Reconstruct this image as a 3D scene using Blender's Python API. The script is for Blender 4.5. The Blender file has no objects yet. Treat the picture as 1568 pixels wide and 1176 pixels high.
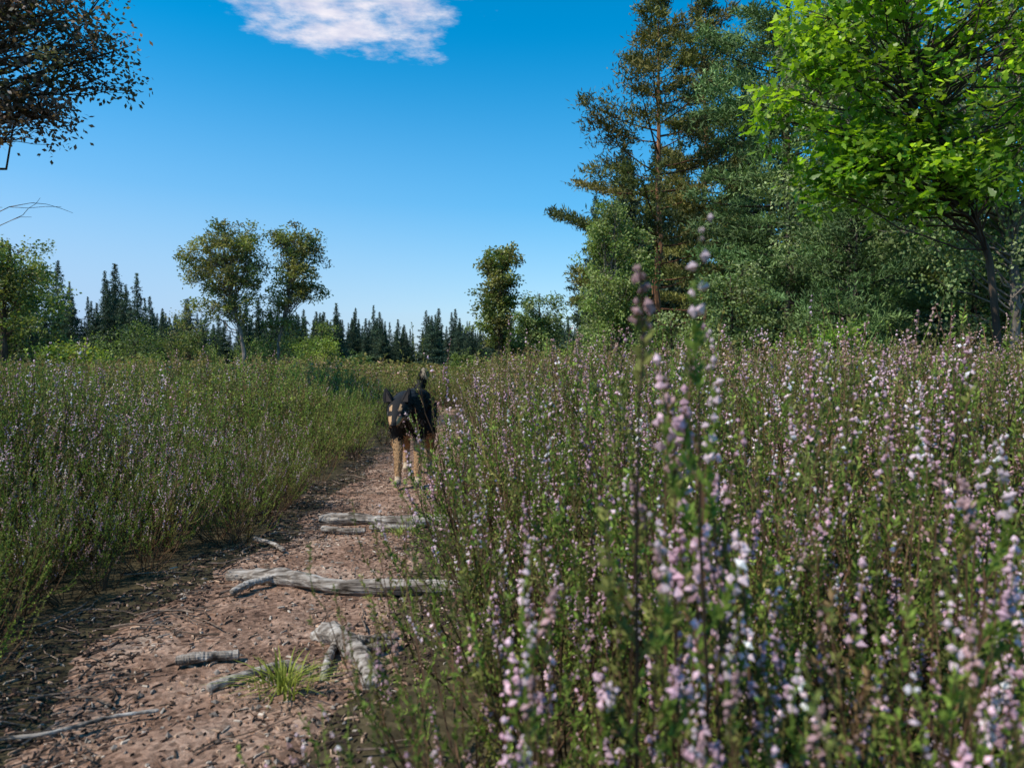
import bpy, math, numpy as np
from mathutils import Vector, Matrix
rng = np.random.default_rng(7)
scene = bpy.context.scene
PI = math.pi

# ------------------------------------------------------------------ helpers
def nrm(a):
    return a / np.maximum(np.linalg.norm(a, axis=-1, keepdims=True), 1e-9)

class MB:
    """mesh builder collecting arrays"""
    def __init__(s):
        s.v = []; s.l = []; s.ls = []; s.c = []; s.m = []; s.nv = 0
    def polys(s, V, F, col, mat=0):
        V = np.asarray(V, float).reshape(-1, 3); F = np.asarray(F, np.int64)
        s.v.append(V); s.l.append((F + s.nv).ravel())
        s.ls.append(np.full(len(F), F.shape[1]))
        col = np.asarray(col, float)
        if col.ndim == 1: col = np.tile(col, (len(F), 1))
        s.c.append(col); s.m.append(np.full(len(F), mat)); s.nv += len(V)
    def leaves(s, P, U, L, Wd, col, mat=0, g=None):
        g = g if g is not None else rng
        n = len(P); U = nrm(U)
        W = nrm(np.cross(U, g.normal(size=(n, 3))))
        L = np.broadcast_to(L, (n,))[:, None]; Wd = np.broadcast_to(Wd, (n,))[:, None]
        V = np.stack([P, P + .55*L*U + .5*Wd*W, P + L*U, P + .45*L*U - .5*Wd*W], 1)
        s.polys(V, np.arange(4*n).reshape(n, 4), col, mat)
    def template(s, P, R, S, tv, tf, col, mat=0):
        n = len(P); k = len(tv); tf = np.asarray(tf)
        S = np.asarray(S, float)
        if S.ndim == 1: S = np.repeat(S[:, None], 3, 1)
        loc = tv[None] * S[:, None, :]
        V = np.einsum('nij,nkj->nki', R, loc) + P[:, None, :]
        F = (tf[None] + (np.arange(n)*k)[:, None, None]).reshape(-1, tf.shape[1])
        s.polys(V, F, np.repeat(col, len(tf), 0), mat)
    def tube(s, pts, rad, sides, col, mat=0, cap=False, wob=0):
        pts = np.asarray(pts, float); n = len(pts)
        rad = np.broadcast_to(np.asarray(rad, float), (n,))
        T = nrm(np.gradient(pts, axis=0))
        ref = np.array([0, 0, 1.]) if abs(T[:, 2]).mean() < .8 else np.array([1., 0, 0])
        A = nrm(np.cross(T, ref)); B = np.cross(T, A)
        a = np.arange(sides)*2*PI/sides
        rr = rad[:, None]*np.ones((1, sides))
        if wob: rr = rr*(1 + wob*rng.normal(size=rr.shape))
        V = pts[:, None] + rr[..., None]*(np.cos(a)[None, :, None]*A[:, None] + np.sin(a)[None, :, None]*B[:, None])
        i, j = np.meshgrid(np.arange(n-1), np.arange(sides), indexing='ij')
        j2 = (j+1) % sides
        F = np.stack([i*sides+j, i*sides+j2, (i+1)*sides+j2, (i+1)*sides+j], -1).reshape(-1, 4)
        s.polys(V.reshape(-1, 3), F, col, mat)
        if cap:
            for k in (0, n-1):
                c = pts[k] + (T[k]*rad[k]*.3*(1 if k else -1))
                VV = np.vstack([V[k], c[None]])
                s.polys(VV, [[q, (q+1) % sides, sides] for q in range(sides)], col, mat)
    def mesh(s, name, mats, smooth=False):
        me = bpy.data.meshes.new(name)
        V = np.vstack(s.v); Lp = np.concatenate(s.l); T = np.concatenate(s.ls)
        st = np.concatenate([[0], np.cumsum(T)[:-1]])
        me.vertices.add(len(V)); me.vertices.foreach_set('co', V.astype(np.float32).ravel())
        me.loops.add(len(Lp)); me.loops.foreach_set('vertex_index', Lp.astype(np.int32))
        me.polygons.add(len(T)); me.polygons.foreach_set('loop_start', st.astype(np.int32))
        for m in mats: me.materials.append(m)
        me.polygons.foreach_set('material_index', np.concatenate(s.m).astype(np.int32))
        me.polygons.foreach_set('use_smooth', np.full(len(T), smooth))
        me.update(calc_edges=True)
        C = np.vstack(s.c); C = np.hstack([C, np.ones((len(C), 1))])
        at = me.attributes.new('col', 'FLOAT_COLOR', 'FACE')
        at.data.foreach_set('color', C.astype(np.float32).ravel())
        return me
    def obj(s, name, mats, link=True, smooth=False):
        o = bpy.data.objects.new(name, s.mesh(name, mats, smooth))
        if link: scene.collection.objects.link(o)
        return o

def noise2(x, y, seed=0, f=1.0):
    g = np.random.default_rng(seed); r = 0
    for k in range(6):
        a = g.uniform(0, 2*PI); fr = f*(1.6**k)*g.uniform(.8, 1.2); p = g.uniform(0, 6.28)
        r = r + np.sin((x*np.cos(a)+y*np.sin(a))*fr + p + 1.3*np.sin((x*np.sin(a)-y*np.cos(a))*fr*.7+p*2)) / (1.35**k)
    return r/2.4

# ------------------------------------------------------------------ materials
def newmat(name):
    m = bpy.data.materials.new(name); m.use_nodes = True
    nt = m.node_tree; nt.nodes.clear()
    return m, nt, nt.nodes, nt.links
def foliage_mat(name, transl=.35, rough=.55, var=.35, spec=.3, tint=(1.15, 1.25, .6)):
    m, nt, N, L = newmat(name)
    out = N.new('ShaderNodeOutputMaterial')
    at = N.new('ShaderNodeAttribute'); at.attribute_name = 'col'
    oi = N.new('ShaderNodeObjectInfo')
    mr = N.new('ShaderNodeMapRange'); mr.inputs[3].default_value = 1-var; mr.inputs[4].default_value = 1+var
    L.new(oi.outputs['Random'], mr.inputs[0])
    mul = N.new('ShaderNodeVectorMath'); mul.operation = 'SCALE'
    L.new(at.outputs['Color'], mul.inputs[0]); L.new(mr.outputs[0], mul.inputs['Scale'])
    p = N.new('ShaderNodeBsdfPrincipled'); p.inputs['Roughness'].default_value = rough
    p.inputs['Specular IOR Level'].default_value = spec
    L.new(mul.outputs[0], p.inputs['Base Color'])
    t = N.new('ShaderNodeBsdfTranslucent')
    tm = N.new('ShaderNodeVectorMath'); tm.operation = 'MULTIPLY'; tm.inputs[1].default_value = tint
    L.new(mul.outputs[0], tm.inputs[0]); L.new(tm.outputs[0], t.inputs['Color'])
    mx = N.new('ShaderNodeMixShader'); mx.inputs[0].default_value = transl
    L.new(p.outputs[0], mx.inputs[1]); L.new(t.outputs[0], mx.inputs[2]); L.new(mx.outputs[0], out.inputs[0])
    return m
def bark_mat(name, scale=8):
    m, nt, N, L = newmat(name)
    out = N.new('ShaderNodeOutputMaterial'); at = N.new('ShaderNodeAttribute'); at.attribute_name = 'col'
    tc = N.new('ShaderNodeTexCoord'); mp = N.new('ShaderNodeMapping'); mp.inputs['Scale'].default_value = (1, 1, .25)
    no = N.new('ShaderNodeTexNoise'); no.inputs['Scale'].default_value = scale; no.inputs['Detail'].default_value = 6
    L.new(tc.outputs['Object'], mp.inputs[0]); L.new(mp.outputs[0], no.inputs['Vector'])
    mr = N.new('ShaderNodeMapRange'); mr.inputs[1].default_value = .3; mr.inputs[2].default_value = .7
    mr.inputs[3].default_value = .45; mr.inputs[4].default_value = 1.4
    L.new(no.outputs['Fac'], mr.inputs[0])
    mul = N.new('ShaderNodeVectorMath'); mul.operation = 'SCALE'
    L.new(at.outputs['Color'], mul.inputs[0]); L.new(mr.outputs[0], mul.inputs['Scale'])
    p = N.new('ShaderNodeBsdfPrincipled'); p.inputs['Roughness'].default_value = .9
    p.inputs['Specular IOR Level'].default_value = .15
    bp = N.new('ShaderNodeBump'); bp.inputs['Strength'].default_value = .6; bp.inputs['Distance'].default_value = .02
    L.new(no.outputs['Fac'], bp.inputs['Height']); L.new(bp.outputs[0], p.inputs['Normal'])
    L.new(mul.outputs[0], p.inputs['Base Color']); L.new(p.outputs[0], out.inputs[0])
    return m
def ramp(N, stops):
    r = N.new('ShaderNodeValToRGB')
    while len(r.color_ramp.elements) < len(stops): r.color_ramp.elements.new(.5)
    for e, (p, c) in zip(r.color_ramp.elements, stops):
        e.position = p; e.color = (*c, 1)
    return r
def soil_mat(name, stops, s1=3, s2=60, bump=.8, dist=.01):
    m, nt, N, L = newmat(name)
    out = N.new('ShaderNodeOutputMaterial'); tc = N.new('ShaderNodeTexCoord')
    n1 = N.new('ShaderNodeTexNoise'); n1.inputs['Scale'].default_value = s1; n1.inputs['Detail'].default_value = 5
    n2 = N.new('ShaderNodeTexNoise'); n2.inputs['Scale'].default_value = s2; n2.inputs['Detail'].default_value = 8; n2.inputs['Roughness'].default_value = .7
    vo = N.new('ShaderNodeTexVoronoi'); vo.inputs['Scale'].default_value = s2*1.6
    for q in (n1, n2, vo): L.new(tc.outputs['Object'], q.inputs['Vector'])
    a = N.new('ShaderNodeMath'); a.operation = 'MULTIPLY_ADD'; a.inputs[1].default_value = .55
    L.new(n1.outputs['Fac'], a.inputs[0])
    b = N.new('ShaderNodeMath'); b.operation = 'MULTIPLY'; b.inputs[1].default_value = .45
    L.new(n2.outputs['Fac'], b.inputs[0]); L.new(b.outputs[0], a.inputs[2])
    r = ramp(N, stops); L.new(a.outputs[0], r.inputs[0])
    sp = N.new('ShaderNodeSeparateColor'); L.new(vo.outputs['Color'], sp.inputs[0])
    mr = N.new('ShaderNodeMapRange'); mr.inputs[3].default_value = .55; mr.inputs[4].default_value = 1.45
    L.new(sp.outputs[0], mr.inputs[0])
    mul = N.new('ShaderNodeVectorMath'); mul.operation = 'SCALE'
    L.new(r.outputs[0], mul.inputs[0]); L.new(mr.outputs[0], mul.inputs['Scale'])
    p = N.new('ShaderNodeBsdfPrincipled'); p.inputs['Roughness'].default_value = .95; p.inputs['Specular IOR Level'].default_value = .1
    L.new(mul.outputs[0], p.inputs['Base Color'])
    h = N.new('ShaderNodeMath'); h.operation = 'ADD'; L.new(n2.outputs['Fac'], h.inputs[0]); L.new(sp.outputs[1], h.inputs[1])
    bp = N.new('ShaderNodeBump'); bp.inputs['Strength'].default_value = bump; bp.inputs['Distance'].default_value = dist
    L.new(h.outputs[0], bp.inputs['Height']); L.new(bp.outputs[0], p.inputs['Normal']); L.new(p.outputs[0], out.inputs[0])
    return m

M_heather = foliage_mat('heather_mat', .3, .65, .2, .12, (1.15, 1.15, .75))
M_leaf = foliage_mat('leaf_mat', .35, .5, .0, .3)
M_oak = foliage_mat('oak_leaf_mat', .5, .4, .0, .4, (1.3, 1.45, .4))
M_needle = foliage_mat('needle_mat', .15, .6, .15, .2)
M_bark = bark_mat('bark_mat')
M_ground = soil_mat('heath_ground_mat', [(.3, (.03, .022, .012)), (.5, (.07, .055, .028)), (.7, (.12, .09, .05))], .8, 30)
M_path = soil_mat('path_soil_mat', [(.36, (.085, .048, .032)), (.46, (.24, .142, .096)), (.56, (.35, .225, .16)), (.68, (.47, .355, .27))], 4.5, 55, 1, .01)
M_litter = bark_mat('litter_mat', 40)

# ------------------------------------------------------------------ terrain
def xc(y):
    y = np.asarray(y, float)
    return -.66 - .012*np.clip(y-4.5, 0, 9)**2 + .03*np.sin(y*2.1)
def hw(y):
    return .34 + .05*np.sin(np.asarray(y)*3.3+1) + .03*np.sin(np.asarray(y)*7.7)
def hz(x, y):
    x = np.asarray(x, float); y = np.asarray(y, float)
    near = np.exp(-((x-xc(y))/.9)**2)
    und = .06*noise2(x, y, 3, .25)*(1-near)
    far = np.clip((np.hypot(x, y)-8)/60, 0, 1)
    return und + .12*far*noise2(x, y, 5, .05)

def grid(name, xs, ys, zf, mat, smooth=True):
    X, Y = np.meshgrid(xs, ys); Z = zf(X, Y)
    nx, ny = len(xs), len(ys); b = MB()
    i, j = np.meshgrid(np.arange(ny-1), np.arange(nx-1), indexing='ij')
    F = np.stack([i*nx+j, i*nx+j+1, (i+1)*nx+j+1, (i+1)*nx+j], -1).reshape(-1, 4)
    b.polys(np.stack([X, Y, Z], -1), F, np.array([1, 1, 1.]))
    return b.obj(name, [mat], smooth=smooth)
t = np.linspace(-1, 1, 341)
gx = -.66 + 900*np.sinh(t*9.5)/np.sinh(9.5)
gy = 3 + 900*np.sinh(t*9.0)/np.sinh(9.0)
def ground_z(X, Y):
    d = np.abs(X-xc(Y))/hw(Y)
    dip = -.035*np.clip(1.25-d, 0, .6)/.6*(Y < 14)*(Y > -4)
    return hz(X, Y)+dip
grid('heath_ground', gx, gy, ground_z, M_ground)
ty = np.concatenate([np.arange(-2, 6, .018), np.arange(6, 13, .05)])
tx = np.linspace(-1, 1, 64)
Xp = xc(ty)[:, None] + tx[None]*.5
Yp = np.repeat(ty[:, None], 64, 1)
def path_z(X, Y):
    d = np.abs(X-xc(Y))/hw(Y)
    return hz(X, Y) - .012 + .008*noise2(X, Y, 9, 7) + .004*noise2(X, Y, 10, 40) - .05*np.clip(d-.85, 0, 1)**1.5*2
b = MB(); nx, ny = 64, len(ty)
i, j = np.meshgrid(np.arange(ny-1), np.arange(nx-1), indexing='ij')
F = np.stack([i*nx+j, i*nx+j+1, (i+1)*nx+j+1, (i+1)*nx+j], -1).reshape(-1, 4)
b.polys(np.stack([Xp, Yp, path_z(Xp, Yp)], -1), F, np.ones(3)); b.obj('dirt_path', [M_path], smooth=True)

def rotmats(n, g, flat=None):
    a = g.uniform(0, 2*PI, n); ca, sa = np.cos(a), np.sin(a)
    R = np.zeros((n, 3, 3)); R[:, 0, 0] = ca; R[:, 0, 1] = -sa; R[:, 1, 0] = sa; R[:, 1, 1] = ca; R[:, 2, 2] = 1
    tl = g.normal(0, flat if flat is not None else 2, n); c, s_ = np.cos(tl), np.sin(tl)
    Q = np.zeros((n, 3, 3)); Q[:, 0, 0] = 1; Q[:, 1, 1] = c; Q[:, 1, 2] = -s_; Q[:, 2, 1] = s_; Q[:, 2, 2] = c
    return R @ Q
box_v = np.array([[x, y, z] for z in (-1, 1) for y in (-1, 1) for x in (-1, 1)], float)
box_v[4:, :2] *= .7
box_f = [[0, 2, 3, 1], [4, 5, 7, 6], [0, 1, 5, 4], [2, 6, 7, 3], [0, 4, 6, 2], [1, 3, 7, 5]]
oct_v = np.array([[1, 0, 0], [-1, 0, 0], [0, 1, 0], [0, -1, 0], [0, 0, 1], [0, 0, -1]], float)
oct_f = [[0, 2, 4], [2, 1, 4], [1, 3, 4], [3, 0, 4], [2, 0, 5], [1, 2, 5], [3, 1, 5], [0, 3, 5]]
b = MB(); g = np.random.default_rng(3)
n = 24000
y = .6 + 8*g.random(n)**1.6
u = g.uniform(-1.45, 1.35, n)
keep = g.random(n) < (.25+.75*np.clip(np.abs(u-.0)*.9, 0, 1)+.35*(noise2(u*2, y*1.5, 4, 2) > .1))
y, u = y[keep], u[keep]; n = len(y)
x = xc(y)+u*hw(y)
z = np.maximum(path_z(x, y), ground_z(x, y)) + .002
pal = np.array([[.42, .28, .19], [.19, .11, .075], [.10, .065, .045], [.54, .45, .36], [.30, .18, .12], [.05, .033, .026]])
edge = (np.abs(u) > .8) | (u < -.6)
ci = g.choice(6, n, p=[.24, .2, .14, .10, .24, .08]); ci[edge & (g.random(n) < .6)] = 5
col = pal[ci]*g.uniform(.7, 1.2, (n, 1))
S = np.stack([.003+.014*g.random(n)**2.6, .0010+.0028*g.random(n)**2, .0008+.0016*g.random(n)], 1)
b.template(np.stack([x, y, z], 1), rotmats(n, g, .3), S, box_v, box_f, col)
n = 420
y = .8+5*g.random(n); u = g.uniform(-1.2, 1.2, n); x = xc(y)+u*hw(y); z = np.maximum(path_z(x, y), ground_z(x, y))+.002
b.template(np.stack([x, y, z], 1), rotmats(n, g), np.stack([g.uniform(.004, .013, n), g.uniform(.004, .01, n), g.uniform(.003, .007, n)], 1), oct_v, oct_f,
           np.array([[.3, .25, .21]])*g.uniform(.4, 1.2, (n, 1)))
for k in range(520):
    yy = .8+6*g.random(); side = g.choice([-1, 1], p=[.72, .28]); uu = side*g.uniform(.35, 1.6)
    xx = xc(yy)+uu*hw(yy); a = g.uniform(0, PI); L_ = g.uniform(.04, .22)
    tt = np.linspace(-.5, .5, 5)
    px = xx+np.cos(a)*L_*tt + g.normal(0, .006, 5); py = yy+np.sin(a)*L_*tt+g.normal(0, .006, 5)
    pz = np.maximum(path_z(px, py), ground_z(px, py))+.004+g.uniform(0, .012)
    b.tube(np.stack([px, py, pz], 1), np.linspace(.003, .0012, 5)*g.uniform(.5, 1.2), 4, np.array([.22, .16, .12])*g.uniform(.25, 1.2))
b.obj('path_litter', [M_litter])

def wood_mat():
    m, nt, N, L = newmat('weathered_wood_mat')
    out = N.new('ShaderNodeOutputMaterial'); tc = N.new('ShaderNodeTexCoord')
    mp = N.new('ShaderNodeMapping'); mp.inputs['Scale'].default_value = (7, 90, 90)
    no = N.new('ShaderNodeTexNoise'); no.inputs['Scale'].default_value = 1; no.inputs['Detail'].default_value = 7; no.inputs['Distortion'].default_value = .3
    n2 = N.new('ShaderNodeTexNoise'); n2.inputs['Scale'].default_value = 14; n2.inputs['Detail'].default_value = 4
    L.new(tc.outputs['Object'], mp.inputs[0]); L.new(mp.outputs[0], no.inputs['Vector']); L.new(tc.outputs['Object'], n2.inputs['Vector'])
    mm = N.new('ShaderNodeMath'); mm.operation = 'MULTIPLY_ADD'; mm.inputs[1].default_value = .6
    m2 = N.new('ShaderNodeMath'); m2.operation = 'MULTIPLY'; m2.inputs[1].default_value = .4
    L.new(no.outputs['Fac'], mm.inputs[0]); L.new(n2.outputs['Fac'], m2.inputs[0]); L.new(m2.outputs[0], mm.inputs[2])
    r = ramp(N, [(.38, (.05, .038, .028)), (.47, (.20, .165, .135)), (.56, (.36, .315, .27)), (.68, (.54, .50, .45))])
    L.new(mm.outputs[0], r.inputs[0])
    p = N.new('ShaderNodeBsdfPrincipled'); p.inputs['Roughness'].default_value = .85; p.inputs['Specular IOR Level'].default_value = .2; L.new(r.outputs[0], p.inputs['Base Color'])
    bp = N.new('ShaderNodeBump'); bp.inputs['Strength'].default_value = 1; bp.inputs['Distance'].default_value = .008
    L.new(no.outputs['Fac'], bp.inputs['Height']); L.new(bp.outputs[0], p.inputs['Normal']); L.new(p.outputs[0], out.inputs[0])
    return m
M_wood = wood_mat()
def log(name, ctrl, r, sides=14, branches=()):
    b = MB()
    def one(ctrl, r0):
        ctrl = np.array(ctrl, float); k = len(ctrl); s = np.linspace(0, k-1, 40)
        P = np.stack([np.interp(s, range(k), ctrl[:, a]) for a in range(3)], 1)
        ker = np.array([1, 2, 3, 4, 3, 2, 1.])/16
        Pp = np.vstack([P[:1]]*3+[P]+[P[-1:]]*3)
        P = np.stack([np.convolve(Pp[:, a], ker, 'valid') for a in range(3)], 1)
        ph = rng.random()*6
        P[:, 2] += .15*r0*np.sin(s*3.1+ph)
        rr = r0*(1+.10*np.sin(s*4+ph)+.04*rng.normal(size=40)); rr[0] *= .8; rr[-1] *= .6
        b.tube(P, rr, sides, np.ones(3), cap=True, wob=.06)
    one(ctrl, r)
    for c, rr in branches: one(c, rr)
    return b.obj(name, [M_wood], smooth=False)
log('weathered_log', [(-.95, 2.44, .008), (-.76, 2.38, .016), (-.55, 2.30, .010), (-.36, 2.29, .010), (-.04, 2.25, .014)], .026,
    branches=[([(-.76, 2.37, .02), (-.82, 2.31, .02), (-.86, 2.24, .005)], .011)])
log('weathered_log', [(-.88, 3.34, .004), (-.66, 3.30, .012), (-.50, 3.27, .010), (-.12, 3.3, .016)], .025,
    branches=[([(-.82, 3.16, .0), (-.70, 3.12, .004), (-.62, 3.13, -.003)], .012), ([(-.62, 3.2, .0), (-.52, 3.16, .006), (-.4, 3.2, -.003)], .013)])
log('tree_root', [(-.52, 1.93, -.015), (-.47, 1.90, .010), (-.41, 1.83, .016), (-.36, 1.74, .010), (-.30, 1.62, -.010)], .025,
    branches=[([(-.45, 1.88, .0), (-.44, 1.76, -.002), (-.43, 1.66, -.014)], .010), ([(-.38, 1.78, .006), (-.33, 1.82, .006), (-.29, 1.86, -.01)], .012), ([(-.42, 1.84, .012), (-.37, 1.86, .006), (-.31, 1.93, -.01)], .012)])
log('tree_root', [(-.67, 1.60, -.008), (-.60, 1.67, .002), (-.53, 1.72, .000), (-.48, 1.71, -.012)], .010)
log('fallen_branch', [(-.80, 1.74, .002), (-.74, 1.75, .004), (-.66, 1.78, .002)], .012)
log('fallen_branch', [(-.98, 1.35, .008), (-.88, 1.38, .006), (-.8, 1.46, .000), (-.72, 1.5, -.004)], .004)
log('fallen_branch', [(-1.02, 2.9, .02), (-.92, 2.85, .012), (-.86, 2.78, .0)], .008)

# ------------------------------------------------------------------ heather plants
BR = np.array([.16, .092, .052])
def heather_plant(seed, nstem=16, H=.6, greens=((.075, .115, .025),), ff=.5, fcols=((.55, .34, .46),), K=6, nleaf=30, leafL=.0115, leafW=.0048,
                  nfl=14, fr=.0043, spread=.62, sides=3, lenk=1., rbase=.06, fmin=.3, sjit=.1):
    g = np.random.default_rng(seed); b = MB()
    greens = np.array(greens); fcols = np.array(fcols)
    for s in range(nstem):
        az = g.uniform(0, 2*PI); tilt = spread*np.sqrt(g.random()); d = np.array([np.cos(az), np.sin(az), 0])
        Ln = H*g.uniform(.62, 1.04)*(1-.22*(tilt/spread)**2 if spread else 1)
        k = 6; tt = np.linspace(0, 1, k)
        ang = tilt*(1.5-1.0*tt)
        step = Ln/(k-1)
        dirs = np.sin(ang)[:, None]*d + np.cos(ang)[:, None]*np.array([0, 0, 1.]) + g.normal(0, sjit, (k, 3))
        P = np.array([np.cos(az), np.sin(az), 0])*rbase*g.random() + np.vstack([np.zeros(3), np.cumsum(dirs[:-1]*step, 0)])
        b.tube(P, np.linspace(.0032, .0011, k), sides, BR*g.uniform(.5, 1.3))
        base_green = greens[g.integers(len(greens))]*g.uniform(.7, 1.25)
        for q in range(K):
            f = 1. if q == 0 else g.uniform(fmin, .97)
            x = f*(k-1); i = min(int(x), k-2); p0 = P[i]+(P[i+1]-P[i])*(x-i)
            sd = nrm(P[i+1]-P[i]); side = nrm(np.cross(sd, g.normal(size=3)))
            if q == 0: D = sd
            else: D = nrm(sd*.8+side*g.uniform(.3, .9)+np.array([0, 0, .2]))
            sl = g.uniform(.07, .17)*lenk*(H/.6)
            m = 4; ts = np.linspace(0, 1, m)[:, None]
            Q = p0 + D*sl*ts + np.array([0, 0, 1.])*sl*.18*ts**2 + side*sl*.10*np.sin(ts*4)
            flow = g.random() < ff and f > .45
            b.tube(Q, np.linspace(.0012, .0007, m), 3, BR*g.uniform(.8, 1.8) if g.random() < .6 else base_green)
            n = nleaf; u = g.random(n)*(0.66 if flow else 1.0); xx = u*(m-1); ii = np.minimum(xx.astype(int), m-2)
            pp = Q[ii]+(Q[ii+1]-Q[ii])*(xx-ii)[:, None]
            rd = nrm(np.cross(D[None], g.normal(size=(n, 3))))
            U = D[None]*.8+rd*.8
            tipc = np.where(u[:, None] > .75, 1.3, 1.0)
            c = base_green*g.uniform(.6, 1.4, (n, 1))*tipc
            b.leaves(pp, U, leafL*g.uniform(.6, 1.3, n), leafW*g.uniform(.8, 1.2, n), c, g=g)
            if flow:
                n = max(1, int(nfl*g.uniform(.5, 1.15))); lo = g.uniform(.4, .65); u = np.linspace(lo, 1.02, n)+g.normal(0, .035, n); xx = np.clip(u*(m-1), 0, m-1.001); ii = xx.astype(int)
                pp = Q[ii]+(Q[ii+1]-Q[ii])*(xx-ii)[:, None]
                rd = nrm(np.cross(D[None], g.normal(size=(n, 3)))+side*.6)
                sz = fr*g.uniform(.55, 1.25, n)*(1.2-.4*u)
                pp = pp+rd*(fr*g.uniform(.7, 1.4, (n, 1)))+np.array([0, 0, -.0006])
                fc = fcols[g.integers(len(fcols))]*g.uniform(.85, 1.1)
                c = fc*g.uniform(.7, 1.2, (n, 1))
                R = rotmats(n, g, 1.0)
                b.template(pp, R, np.stack([sz, sz*.8, sz*1.25], 1), oct_v, oct_f, np.clip(c, 0, .88))
    return b

def make_sources(coll_name, defs, mats):
    col = bpy.data.collections.new(coll_name)
    for k, b in enumerate(defs):
        o = b.obj('%s_v%02d' % (coll_name, k), mats, link=False)
        col.objects.link(o)
    return col
def scatter(name, pts, rot, scl, idx, coll):
    me = bpy.data.meshes.new(name); me.vertices.add(len(pts)); me.vertices.foreach_set('co', np.asarray(pts, np.float32).ravel())
    a = me.attributes.new('rot', 'FLOAT_VECTOR', 'POINT'); a.data.foreach_set('vector', np.asarray(rot, np.float32).ravel())
    a = me.attributes.new('scl', 'FLOAT_VECTOR', 'POINT'); a.data.foreach_set('vector', np.asarray(scl, np.float32).ravel())
    a = me.attributes.new('idx', 'INT', 'POINT'); a.data.foreach_set('value', np.asarray(idx, np.int32))
    me.update()
    o = bpy.data.objects.new(name, me); scene.collection.objects.link(o)
    ng = bpy.data.node_groups.new(name+'_gn', 'GeometryNodeTree')
    ng.interface.new_socket('Geometry', in_out='INPUT', socket_type='NodeSocketGeometry')
    ng.interface.new_socket('Geometry', in_out='OUTPUT', socket_type='NodeSocketGeometry')
    N, L = ng.nodes, ng.links
    gi = N.new('NodeGroupInput'); go = N.new('NodeGroupOutput')
    ip = N.new('GeometryNodeInstanceOnPoints'); ci = N.new('GeometryNodeCollectionInfo')
    ci.inputs['Collection'].default_value = coll; ci.inputs['Separate Children'].default_value = True; ci.inputs['Reset Children'].default_value = True
    ip.inputs['Pick Instance'].default_value = True
    def na(n, t):
        q = N.new('GeometryNodeInputNamedAttribute'); q.data_type = t; q.inputs['Name'].default_value = n
        return [s for s in q.outputs if s.enabled and s.name == 'Attribute'][0]
    er = N.new('FunctionNodeEulerToRotation')
    L.new(na('rot', 'FLOAT_VECTOR'), er.inputs[0]); L.new(er.outputs[0], ip.inputs['Rotation'])
    L.new(na('scl', 'FLOAT_VECTOR'), ip.inputs['Scale']); L.new(na('idx', 'INT'), ip.inputs['Instance Index'])
    L.new(gi.outputs[0], ip.inputs['Points']); L.new(ci.outputs[0], ip.inputs['Instance']); L.new(ip.outputs[0], go.inputs[0])
    md = o.modifiers.new('scatter', 'NODES'); md.node_group = ng
    return o

PINK = ((.82, .57, .65), (.74, .48, .57), (.86, .67, .72), (.66, .41, .49), (.54, .34, .34))
PALE = ((.66, .45, .40), (.52, .33, .28), (.72, .54, .50), (.40, .24, .17))
GR = ((.175, .25, .042), (.14, .205, .036), (.225, .285, .055))
OL = ((.20, .205, .055), (.235, .21, .065), (.165, .185, .05))
BN = ((.26, .18, .075), (.29, .19, .09), (.20, .18, .055))
defs = [heather_plant(1, greens=GR, ff=.05, fcols=PALE), heather_plant(2, greens=GR+OL, ff=.12, fcols=PINK), heather_plant(3, greens=GR+OL, ff=.06, fcols=PALE),
        heather_plant(4, greens=GR+OL, ff=.42, fcols=PINK), heather_plant(5, greens=OL+GR, ff=.45, fcols=PINK+PALE), heather_plant(6, greens=GR+OL, ff=.34, fcols=PINK),
        heather_plant(7, greens=OL, nstem=5, H=.62, ff=.6, fcols=PINK, K=6, spread=.3, lenk=1.1),
        heather_plant(8, nstem=3, H=.62, greens=OL+BN, ff=.65, fcols=PINK, K=6, nleaf=40, spread=.12, lenk=.75, fr=.0047, nfl=15, fmin=.5, sjit=.05, rbase=.04),
        heather_plant(9, greens=BN+OL, ff=.45, fcols=PALE+PINK),
        heather_plant(10, nstem=2, H=.62, greens=OL+GR, ff=.7, fcols=PINK, K=5, nleaf=40, spread=.08, lenk=.7, fr=.0049, nfl=16, fmin=.5, sjit=.04, rbase=.03)]
C_hd = make_sources('heather_plant', defs, [M_heather])
kw = dict(nstem=16, K=5, nleaf=14, leafL=.017, leafW=.008, nfl=6, fr=.006)
defs = [heather_plant(31, greens=GR+OL, ff=.05, fcols=PALE, **kw), heather_plant(32, greens=OL+GR, ff=.15, fcols=PALE, **kw), heather_plant(33, greens=OL, ff=.25, fcols=PALE+PINK, **kw),
        heather_plant(34, greens=BN+OL, ff=.4, fcols=PALE, **kw), heather_plant(35, greens=BN+OL+GR, ff=.5, fcols=PALE+PINK, **kw), heather_plant(36, greens=GR, ff=.45, fcols=PINK, **kw)]
C_md = make_sources('heather_bush', defs, [M_heather])
kw = dict(nstem=12, K=4, nleaf=8, leafL=.03, leafW=.014, nfl=3, fr=.011)
defs = [heather_plant(21, greens=GR+OL, ff=.1, fcols=PALE, **kw), heather_plant(22, greens=OL, ff=.15, fcols=PALE, **kw), heather_plant(23, greens=BN+OL, ff=.35, fcols=PALE, **kw),
        heather_plant(24, greens=BN, ff=.45, fcols=PALE, **kw), heather_plant(25, greens=OL+BN, ff=.5, fcols=PINK+PALE, **kw)]
C_lo = make_sources('heather_tuft', defs, [M_heather])
kw = dict(nstem=8, K=3, nleaf=7, leafL=.05, leafW=.025, nfl=1, fr=.02)
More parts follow.
